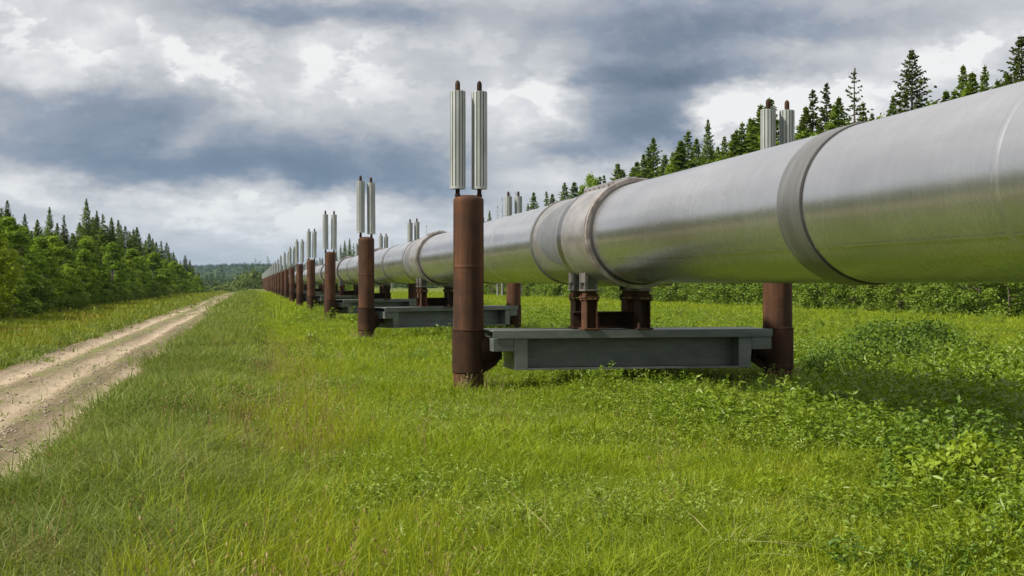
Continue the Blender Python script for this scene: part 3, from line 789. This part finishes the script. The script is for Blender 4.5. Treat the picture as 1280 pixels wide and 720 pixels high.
def decid_crown(h,Rm,mat,nc=70,per=110,leaf=.15,z0=.12,clump=.42,shape=1.0,topw=.35):
    C=[]
    while len(C)<nc:
        u=rng.uniform(z0,1); prof=(math.sin(pi*min(1,(u*.85+.12)))**.6)*(1-(1-topw)*max(0,u-.5)*1.7)
        r=Rm*prof*math.sqrt(rng.uniform(.25,1)); a=rng.uniform(0,2*pi)
        C.append((r*cos(a),r*sin(a),u*h*.97,rng.uniform(.6,1.35)))
    C=np.array(C); i=np.repeat(np.arange(nc),per)
    off=rng.normal(0,1,(len(i),3)); off/=np.linalg.norm(off,axis=1)[:,None]; off*=(rng.random(len(i))**.45)[:,None]*clump
    off[:,2]*=.75
    P=C[i,:3]+off*C[i,3][:,None]
    a=rng.uniform(0,2*pi,len(i)); el=rng.normal(-.25,.5,len(i))
    D=np.stack([np.cos(a)*np.cos(el),np.sin(a)*np.cos(el),np.sin(el)],1)
    N=off/clump+rng.normal(0,.5,off.shape)+np.array([0,0,.8])
    L=leaf*rng.uniform(.6,1.35,len(i)); V,T=leaves(P,D,N,L,L*.62,.18)
    return np_mesh('crown',V,[T],[mat]),C
def limbs_mesh(h,r0,C,mat,nl=14):
    b=MB(); prof=[(r0*1.3,-.3),(r0,.3)]+[(r0*(1-.9*t),h*.9*t) for t in (.3,.6,.85,1)]
    b.lathe(prof,7)
    for c in C[rng.choice(len(C),min(nl,len(C)),False)]:
        z0=max(.15*h,c[2]*.62); p0=np.array([0,0,z0]); p1=c[:3]; d=p1-p0; n=np.linalg.norm(d)
        if n<.15: continue
        d/=n; s=np.cross(d,[.3,.2,1]); s/=np.linalg.norm(s); t=np.cross(d,s); vs=[];
        for (p,r) in ((p0,r0*.42),(p1,r0*.1)):
            for q in range(4): vs.append(p+r*(s*cos(q*pi/2)+t*sin(q*pi/2)))
        b.add(vs,[(q,(q+1)%4,4+(q+1)%4,4+q) for q in range(4)])
    return b.mesh('trunk',mat,60)
HS=10.0
spruces=[]
for (Rm,kw,mt) in ((2.4,dict(power=.95),'spruce'),(2.1,dict(ragged=.35,power=.95),'spruce'),(1.25,dict(ragged=.45,per=7,power=.85),'spruce'),(3.1,dict(per=10,twigs=22,ragged=.2,power=.92),'spruce_dark'),
                   (1.15,dict(ragged=.5,per=7,gap=.1,power=.85),'spruce_dark'),(2.2,dict(ragged=.4,per=8,gap=.12,whorl_gap=.26,twigs=18,power=.95),'spruce_dark')):
    spruces.append((trunk_mesh(HS,.14,M['bark']),spruce_crown(HS,Rm,M[mt],**kw)))
snag=(trunk_mesh(HS,.11,M['snag']),spruce_crown(HS,.7,M['snag'],per=3,twigs=4,ragged=.5,gap=.45,tw=.012,tl=.4,whorl_gap=.42))
decids=[]
for (h,Rm,mt,nc) in ((6,1.4,'decid_leaf',85),(6,1.1,'decid_leaf',70),(6,1.6,'decid_leaf',90),(6,1.2,'decid_bright',80),(6,1.5,'decid_bright',85)):
    cr,C=decid_crown(h,Rm,M[mt],nc,105,clump=.34,z0=.04,topw=.12); decids.append((limbs_mesh(h,.085,C,M['bark_pale']),cr))
shrubs=[]
for (Rm,nc) in ((1.5,46),(1.8,55),(1.25,40)):
    cr,C=decid_crown(2.4,Rm,M['shrub_leaf'],nc,95,.12,.0,.36,1,.8); shrubs.append((limbs_mesh(2.4,.04,C,M['bark'],10),cr))
def tree(name,pair,X,Y,h,hb,label,cat,group=None,wide=1.0,z=None):
    r=obj(name,None,loc=(X,Y,float(ground_z(X,Y)) if z is None else z)); s=h/hb
    r.scale=(s*wide,s*wide,s); r.rotation_euler=(0,0,random.uniform(0,2*pi))
    obj('trunk',pair[0],r); obj('crown',pair[1],r)
    return tag(r,label,cat,group)
def img(x): return tan(R(YAW)+atan((x-640)/1690))      # X per Y on the ground for a bearing
def dep(X,Y): return X*sin(R(YAW))+Y*cos(R(YAW))
def by_top(x,ytop,Xline):
    t=img(x); Y=Xline/t; d=dep(Xline,Y); return Xline,Y,(354-ytop)/1690*d+1.7

# spruces behind the pipe on the right
big=[(1277,42,41,3,1.15,'tall dark spruce cut by the right edge of the photo behind the pipe'),
     (1140,60,43,3,1.0,'broad dense dark spruce, the tallest standing alone above the pipe'),
     (1068,84,44,5,1.05,'open branched dark spruce just right of the finned pipes behind the pipe'),
     (1033,102,44,4,1.1,'narrow crooked spruce left of the open branched spruce behind the pipe'),
     (1016,110,45,4,1.25,'slim spruce, second right of the finned pipes behind the pipe'),
     (885,147,42,0,.75,'pointed bright green spruce standing out left of the finned pipes'),
     (1204,78,46,1,.95,'light green rounded spruce right of the tallest spruce'),
     (1231,79,47,0,.85,'light green rounded spruce nearest the right edge dark spruce'),
     (1116,116,46,0,.8,'small green spruce touching the left side of the tallest spruce')]
for (x,yt,Xl,v,w,lab) in big:
    X,Y,h=by_top(x,yt,Xl); tree('spruce_tree',spruces[v],X,Y,h,HS,lab,'tree','spruces behind the pipe',w)
small=[(942,150),(933,158),(920,168),(896,176),(889,180),(877,184),(864,183),(852,182),(840,186),(825,189),(812,193),(803,196),(780,206),(765,212),(750,216),(1010,138),(1043,138),(1058,128),(1078,122),(962,128),(948,138),(938,150),(927,158),(916,165),(903,168),(871,176),(858,171),(846,179),(832,182),(818,179),(808,186),(797,192),(788,200),(771,204),(758,210),
       (719,222),(707,226),(692,234),(680,239),(668,247),(1000,142),(985,150),(972,146),(1050,125),(1088,132),(1180,112),(1190,104),(1218,95),(1250,100),(1262,85),(1248,104)]
for i,(x,yt) in enumerate(small):
    if i<19 and i%4==1: continue
    Xl=40+random.uniform(-1.5,9); X,Y,h=by_top(x+random.uniform(-3,3),yt+random.uniform(-10,9),Xl)
    tree('spruce_tree',spruces[(0,1,2,1)[i%4]],X,Y,h,HS,'green spruce in the uneven row rising behind the pipe','tree','spruces behind the pipe',random.uniform(1.05,1.6))
for i,(x,yt) in enumerate([(737,214),(745,222),(728,226),(955,165),(935,178),(912,186),(893,190),(880,192),(865,196),(850,198),(838,203),(824,205),(812,210),(800,213),(788,218),(775,224),(762,228),(750,232),
                           (1100,140),(1060,150),(1020,158),(1005,160),(985,165),(970,168),(1165,125),(1210,108),(1240,110)]):
    X,Y,h=by_top(x,yt,43+random.uniform(-1,2)); tree('birch_tree',decids[i%3],X,Y,h,6,'leafy green tree between the spruces behind the pipe','tree','leafy trees behind the pipe',.55)
for i,(x,yt) in enumerate([(628,246),(638,240),(645,238),(651,246),(622,256),(490,302),(533,281)]):
    X,Y,h=by_top(x,yt,30 if x>600 else 24); tree('dead_tree',snag,X,Y,h,HS,'thin grey dead tree standing beyond the pipe' ,'tree','dead trees beyond the pipe',1.0)
for i,(x,yt) in enumerate([(414,318),(420,310),(426,305),(431,300),(437,297),(442,303),(447,310),(478,326),(660,252),(612,262),(604,268)]):
    Xl=18 if x<500 else 34; X,Y,h=by_top(x,yt,Xl)
    tree('spruce_tree',spruces[i%3],X,Y,h,HS,'small spruce in the far clump seen past the second finned post' if x<450 else 'small far spruce showing just over the pipe','tree',
         'spruces in the far clump' if x<450 else 'small spruces over the pipe',.7)
# shrub hedge
Y=52.0; i=0
while Y<215:
    X=35+random.uniform(-1.2,1.0)-max(0,Y-110)*.05
    h=random.uniform(2.3,3.1)
    if img(600)<X/Y<img(1310):
        tree('willow_shrub',shrubs[i%3],X,Y,h,2.4,'green willow shrub in the hedge row seen beneath the pipe','shrub','willow shrubs in the hedge beneath the pipe',random.uniform(.95,1.25)); i+=1
        if i%2: tree('willow_shrub',shrubs[(i+1)%3],X+random.uniform(2.2,3.4),Y+.8,h+.3,2.4,'green willow shrub in the hedge row seen beneath the pipe','shrub','willow shrubs in the hedge beneath the pipe',1.3)
    Y+=random.uniform(1.5,2.4)*(1+Y/260)

# forest edge left of the road
left_big=[(108,247,-15.0,0,.85,'tallest dark spruce rising above the left forest edge'),(121,262,-15.2,3,.6,'dark spruce just right of the tallest one in the left forest'),
          (62,257,-15.0,0,.8,'pale pointed spruce standing left of the dark narrow one in the left forest'),(80,268,-13.2,4,.95,'very dark narrow spruce at the front of the left forest'),
          (9,249,-15,3,.75,'spruce at the far left edge of the photo'),(31,266,-15.5,1,.8,'second spruce from the left edge of the photo')]
for (x,yt,Xl,v,w,lab) in left_big:
    X,Y,h=by_top(x,yt,Xl); tree('spruce_tree',spruces[v],X,Y,h,HS,lab,'tree','spruces in the left forest',w)
tops=[(0,262),(30,275),(60,285),(90,282),(130,272),(150,280),(180,292),(210,300),(235,315),(250,330)]
def topline(x): return np.interp(x,[p[0] for p in tops],[p[1] for p in tops])
for i in range(52):
    x=-6+i*4.95+random.uniform(-2,2); X=-15.2+random.uniform(-1.5,1.5)
    yt=topline(x)+random.uniform(-7,10); X,Y,h=by_top(x,yt,X)
    tree('spruce_tree',spruces[(0,1,2,3,1)[i%5]],X,Y,h,HS,'spruce poking out above the leafy trees of the left forest','tree','spruces in the left forest',random.uniform(.95,1.3))
Y=12.0; i=0
while Y<330:
    X=-12.4+random.uniform(-.8,.7); bright=wob(Y,0,.08,3)>.15
    x=640+1690*tan(math.atan2(X,Y)-R(YAW))
    v=random.choice((3,4)) if (random.random()<(.75 if bright else .15)) else random.choice((0,1,2))
    h=random.uniform(3.9,5.6) if random.random()<.65 else random.uniform(2.4,3.4)
    tree('birch_tree',decids[v],X,Y,h,6,'leafy yellow green tree along the front of the left forest' if v>2 else 'leafy dark green tree along the front of the left forest','tree',
         'bright leafy trees of the left forest' if v>2 else 'dark leafy trees of the left forest',random.uniform(1.15,1.6))
    Y+=random.uniform(1.7,2.6)*(1+Y/300); i+=1
Y=14.0
while Y<330:
    X=-14.6+random.uniform(-.8,.8); v=random.choice((0,1,2,2,3))
    tree('birch_tree',decids[v],X,Y,random.uniform(4.2,5.6),6,'tall leafy tree in the second row of the left forest','tree','second row leafy trees of the left forest',random.uniform(.9,1.15))
    Y+=random.uniform(2.6,3.8)*(1+Y/260)

Y=58.0; i=0
while Y<200:
    tree('willow_shrub',shrubs[i%3],-11.3+random.uniform(-.5,.5),Y,random.uniform(1.1,1.9),2.4,'low green shrub at the foot of the left forest','shrub','low shrubs at the foot of the left forest',1.35); i+=1
    Y+=random.uniform(2.2,3.6)*(1+Y/150)
# far woods
fs=[spruce_crown(HS,Rm,M['far_tree'],whorl_gap=.75,per=6,twigs=5,tw=.16,tl=.8,ragged=.3) for Rm in (1.9,1.5,2.2)]
fd=[decid_crown(6,1.9,M['far_decid'],22,34,.42,.03,.6)[0] for _ in range(3)]
cs=proto_coll('far_spruce',fs); cd=proto_coll('far_leafy',fd)
n=5200; d=np.sqrt(rng.uniform(440**2,1500**2,n)); a=np.radians(rng.uniform(-16,40,n)); X=d*np.sin(a); Y=d*np.cos(a)
k=~((X>-9)&(X<16)&(Y<540))&(Y>430+18*wob(X,0*X,.05,2)); X,Y=X[k],Y[k]
s=rng.uniform(.7,1.3,len(X)); scatter('distant_forest',P3(X,Y,-.3),np.stack([s*1.0,s*1.0,s],1),cs,.03,label='dark spruce forest filling the valley beyond the road',cat='forest')
n=420; X=rng.uniform(-60,2,n); Y=rng.uniform(392,450,n)+6*wob(X,0*X,.15,4); k=~((X>-8)&(Y<405)); X,Y=X[k],Y[k]
scatter('distant_thicket',P3(X,Y,-.3),rng.uniform(.5,1.0,len(X)),cd,.05,label='pale leafy thicket where the road disappears',cat='thicket')
n=16000; d=np.sqrt(rng.uniform(1250**2,3700**2,n)); a=np.radians(rng.uniform(-18,42,n)); X=d*np.sin(a); Y=d*np.cos(a)
s=rng.uniform(.8,1.5,n); scatter('hillside_forest',np.stack([X,Y,hill_h(a,d)-.5],1),np.stack([s*1.6,s*1.6,s*.5],1),cs,.03,label='blue green forest covering the far hills',cat='forest')

# ------------------------------------------------------------------ bushes in the grass on the right
def bush(name,Rm,h,leaf,mat,nc,per,clump):
    cr,C=decid_crown(h,Rm,M[mat],nc,per,leaf,.05,clump,1,.85); return (limbs_mesh(h,.012,C,M['bark'],12),cr)
bushes=[(5.75,10.4,.55,.66,.062,'bush_leaf',32,46,.2,'large leafed green bush near the lower right corner'),
        (5.2,9.1,.42,.5,.06,'bush_bright',26,42,.17,'bright yellow green bush at the bottom of the right edge'),
        (10.7,20.9,1.6,1.05,.06,'bush_leaf',100,60,.27,'dark low bush in the pipe shadow right of the right post'),
        (9.0,20.6,.6,.55,.055,'bush_leaf',34,46,.2,'low bush beside the right post of the nearest support')]
for (X,Y,Rm,h,lf,mt,nc,per,cl,lab) in bushes:
    tree('leafy_bush',bush('b',Rm,h,lf,mt,nc,per,cl),X,Y,h,h,lab,'bush')

# ------------------------------------------------------------------ air
SKY_ONLY=False
hb=MB(); hb.box(-4450,4450,-1550,4450,-8,100)
hm,nt,out=new_mat('haze_air')
pv=nt.node('ShaderNodeVolumePrincipled'); pv.inputs['Density'].default_value=.00006
pv.inputs['Color'].default_value=(.42,.62,.86,1); pv.inputs['Anisotropy'].default_value=.2
nt.link(pv.outputs[0],out.inputs['Volume'])
tag(obj('haze',hb.mesh('haze',hm)),kind='stuff')

# ------------------------------------------------------------------ world: Nishita sky under a deck of broken cloud
w=bpy.data.worlds.new('World'); scene.world=w; w.use_nodes=True
nt=NT(w.node_tree); nt.n.clear()
out=nt.node('ShaderNodeOutputWorld'); bg=nt.node('ShaderNodeBackground'); bg.inputs['Strength'].default_value=.1
sky=nt.node('ShaderNodeTexSky'); sky.sky_type='NISHITA'; sky.sun_disc=False
sky.sun_elevation=R(SUN_EL); sky.sun_rotation=R(SUN_AZ%360); sky.air_density=1; sky.dust_density=1; sky.ozone_density=1
tc=nt.node('ShaderNodeTexCoord'); D=tc.outputs['Generated']
sp=nt.node('ShaderNodeSeparateXYZ'); nt.link(D,sp.inputs[0])
az=nt.math('MULTIPLY',nt.math('ARCTAN2',sp.outputs[0],sp.outputs[1]),57.2958)
el=nt.math('MULTIPLY',nt.math('ARCSINE',sp.outputs[2]),57.2958)
cb=nt.node('ShaderNodeCombineXYZ'); nt.link(az,cb.inputs[0]); nt.link(el,cb.inputs[1]); P=cb.outputs[0]
Dn=nt.vmath('MULTIPLY',D,(1,1,2.1))
wv=nt.noise(Dn,9,5,.6,out=1); wv=nt.vmath('SUBTRACT',wv,(.5,.5,.5))
wv2=nt.noise(Dn,34,4,.6,out=1); wv2=nt.vmath('SUBTRACT',wv2,(.5,.5,.5))
Pw=nt.vmath('MULTIPLY_ADD',wv,(4.5,2.6,0),P); Pw=nt.vmath('MULTIPLY_ADD',wv2,(1.5,1.1,0),Pw)
PXD=57.2958/1690
BL=[ # bearing px, height px, half widths px, strength (cloud lit +, shaded base -)
 (45,60,90,60,.12),(140,30,80,40,.10),(218,70,12,12,.26),(262,90,18,14,.26),(298,112,16,12,.2),(236,98,10,12,.16),(300,60,30,26,.06),(385,62,20,22,.22),(392,100,14,20,.2),(340,60,26,34,-.06),(410,130,60,45,.13),(465,95,60,60,.10),(330,110,30,25,.12),(300,140,60,40,.10),
 (232,172,22,16,.16),(310,258,80,22,.24),(400,272,70,18,.18),(95,245,110,9,.14),(180,275,90,10,.10),(340,230,20,14,.16),(250,232,40,10,.08),(560,300,120,20,.10),(480,255,60,16,.12),
 (650,120,36,42,.26),(692,108,18,26,.22),(720,140,26,22,.16),(640,170,40,26,.14),(590,50,60,40,.08),(660,30,60,40,.06),(700,215,90,18,.20),(900,160,16,36,.28),(935,135,50,22,.28),(1005,130,60,26,.26),(1050,110,60,30,.14),(860,205,50,12,.16),
 (1130,85,70,40,.12),(1225,45,40,28,.14),(1190,60,70,30,.10),(960,70,90,12,.08),(1000,20,100,24,.06),
 (50,128,110,11,-.16),(60,150,130,14,-.08),(80,190,130,18,-.19),(130,212,120,14,-.13),(240,232,90,16,-.12),(320,212,100,26,-.14),(290,170,110,48,-.15),(150,158,120,30,-.12),(410,185,70,36,-.13),(470,205,90,34,-.17),(550,215,60,26,-.20),(430,235,90,16,-.16),(200,130,70,40,-.05),
 (250,45,20,10,-.10),(420,12,120,16,-.26),(260,8,80,12,-.12),(520,30,60,16,-.10),(700,192,55,16,-.30),(770,60,120,40,-.20),(820,85,120,16,-.18),(765,145,66,34,-.24),(830,165,46,26,-.26),(870,140,36,26,-.22),(900,98,120,12,-.20),(820,20,140,26,-.16),
 (930,40,90,20,-.14),(1090,30,90,24,-.12),(1190,20,60,20,-.10),(990,55,80,16,-.06),(1100,115,50,16,-.08),(1180,115,50,14,-.10),(1040,85,60,10,-.1),(1240,90,30,14,-.05)]
acc=None
for (x,y,sx,sy,amp) in BL:
    a0=YAW+math.degrees(atan((x-640)/1690)); e0=math.degrees(atan((354-y)/1690*cos(atan((x-640)/1690))))
    ix,iy=1/(sx*PXD*1.15),1/(sy*PXD*1.15)
    v=nt.vmath('MULTIPLY_ADD',Pw,(ix,iy,0),(-a0*ix,-e0*iy,0))
    q=nt.vmath('DOT_PRODUCT',v,v,out=1)
    g=nt.math('POWER',.5,q)
    acc=nt.math('MULTIPLY_ADD',g,amp,acc if acc is not None else 0.0)
n1=nt.noise(Dn,6,7,.58,.5); n2=nt.noise(nt.vmath('MULTIPLY',D,(1,1,2.0)),15,8,.6,.2); n3=nt.noise(nt.vmath('MULTIPLY',D,(1,1,1.7)),44,8,.62,.1)
B=nt.math('ADD',nt.math('MULTIPLY',acc,1.25),.725)
B=nt.math('MULTIPLY_ADD',nt.math('SUBTRACT',n1,.5),.16,B)
B=nt.math('MULTIPLY_ADD',nt.math('SUBTRACT',n2,.5),.24,B)
low=nt.noise(nt.vmath('MULTIPLY',D,(1,1,6.5)),15,8,.62,.5)
edge=nt.noise(nt.vmath('MULTIPLY',D,(1,1,1.6)),17,8,.58,.15)
B=nt.math('MULTIPLY_ADD',nt.math('SUBTRACT',nt.maprange(edge,.50,.545,0,1),.5),nt.math('MULTIPLY',nt.maprange(el,1.5,4.0,.3,1),nt.maprange(acc,-.05,.22,.05,.17)),B)
bn=nt.noise(nt.vmath('MULTIPLY',D,(1,1,1.4)),19,4,.5,.1)
bil=nt.math('SUBTRACT',nt.math('MULTIPLY',nt.math('ABSOLUTE',nt.math('SUBTRACT',bn,.5)),2.4),.17)
B=nt.math('MULTIPLY_ADD',bil,nt.maprange(acc,-.05,.3,.06,.5),B)
B=nt.math('ADD',B,nt.maprange(el,12.5,32.0,0,.2))
lw=nt.maprange(el,2.0,6.0,.55,.0)
B=nt.math('MULTIPLY_ADD',nt.math('SUBTRACT',low,.5),lw,B)
B=nt.math('MULTIPLY_ADD',nt.math('SUBTRACT',n3,.5),.17,B,True)
K=10/(2**EXPO)
def cc(r,g,b):
    q=s2l(r,g,b); return (q[0]*K/10,q[1]*K/10,q[2]*K/10,1)
cl=nt.ramp(B,[(.08,cc(98,111,130)),(.28,cc(124,136,154)),(.44,cc(150,159,174)),(.58,cc(178,181,188)),(.73,cc(201,203,207)),(.88,cc(222,222,225)),(1.0,cc(244,244,243))])
blue=nt.math('MULTIPLY',nt.math('POWER',2.718,nt.math('MULTIPLY',nt.math('MAXIMUM',el,0.0),-.42)),.5)
cl=nt.mix(blue,cl,cc(158,182,203))
lowB=nt.math('MULTIPLY',nt.maprange(el,2.0,8.0,.42,0),nt.maprange(B,.5,.2,0,1))
cl=nt.mix(lowB,cl,cc(98,134,172))
cl=nt.vmath('SCALE',cl); cl.node.inputs['Scale'].default_value=10
open_=nt.maprange(nt.noise(Dn,3.1,3,.5),.70,.80,0,.5)
col=nt.mix(nt.math('ADD',open_,.04),cl,sky.outputs[0])
nt.link(col,bg.inputs['Color']); nt.link(bg.outputs[0],out.inputs[0])

# ------------------------------------------------------------------ sun
sd=bpy.data.lights.new('sun','SUN'); sd.energy=4.8; sd.angle=R(2.5); sd.color=(1,.94,.82)
so=bpy.data.objects.new('sun',sd); COL.objects.link(so)
from mathutils import Vector
to_sun=Vector((sin(R(SUN_AZ))*cos(R(SUN_EL)),cos(R(SUN_AZ))*cos(R(SUN_EL)),sin(R(SUN_EL))))
so.rotation_euler=to_sun.to_track_quat('Z','Y').to_euler(); so.location=(-30,-10,40)

# ------------------------------------------------------------------ camera
cd_=bpy.data.cameras.new('camera'); cam=bpy.data.objects.new('camera',cd_); COL.objects.link(cam)
cam.location=(0,0,1.70); cam.rotation_euler=(R(90),0,R(-YAW)); cd_.sensor_width=36; cd_.lens=1690/1280*36
cd_.shift_y=-6/1280; cd_.clip_end=20000; cd_.clip_start=.05
scene.camera=cam
vs=scene.view_settings; vs.view_transform='Standard'; vs.look='None'; vs.gamma=1; vs.exposure=EXPO; vs.use_curve_mapping=False
cy=scene.cycles; cy.max_bounces=6; cy.diffuse_bounces=2; cy.glossy_bounces=3; cy.transmission_bounces=4; cy.transparent_max_bounces=4; cy.volume_bounces=0
cy.use_denoising=True; cy.denoiser='OPENIMAGEDENOISE'
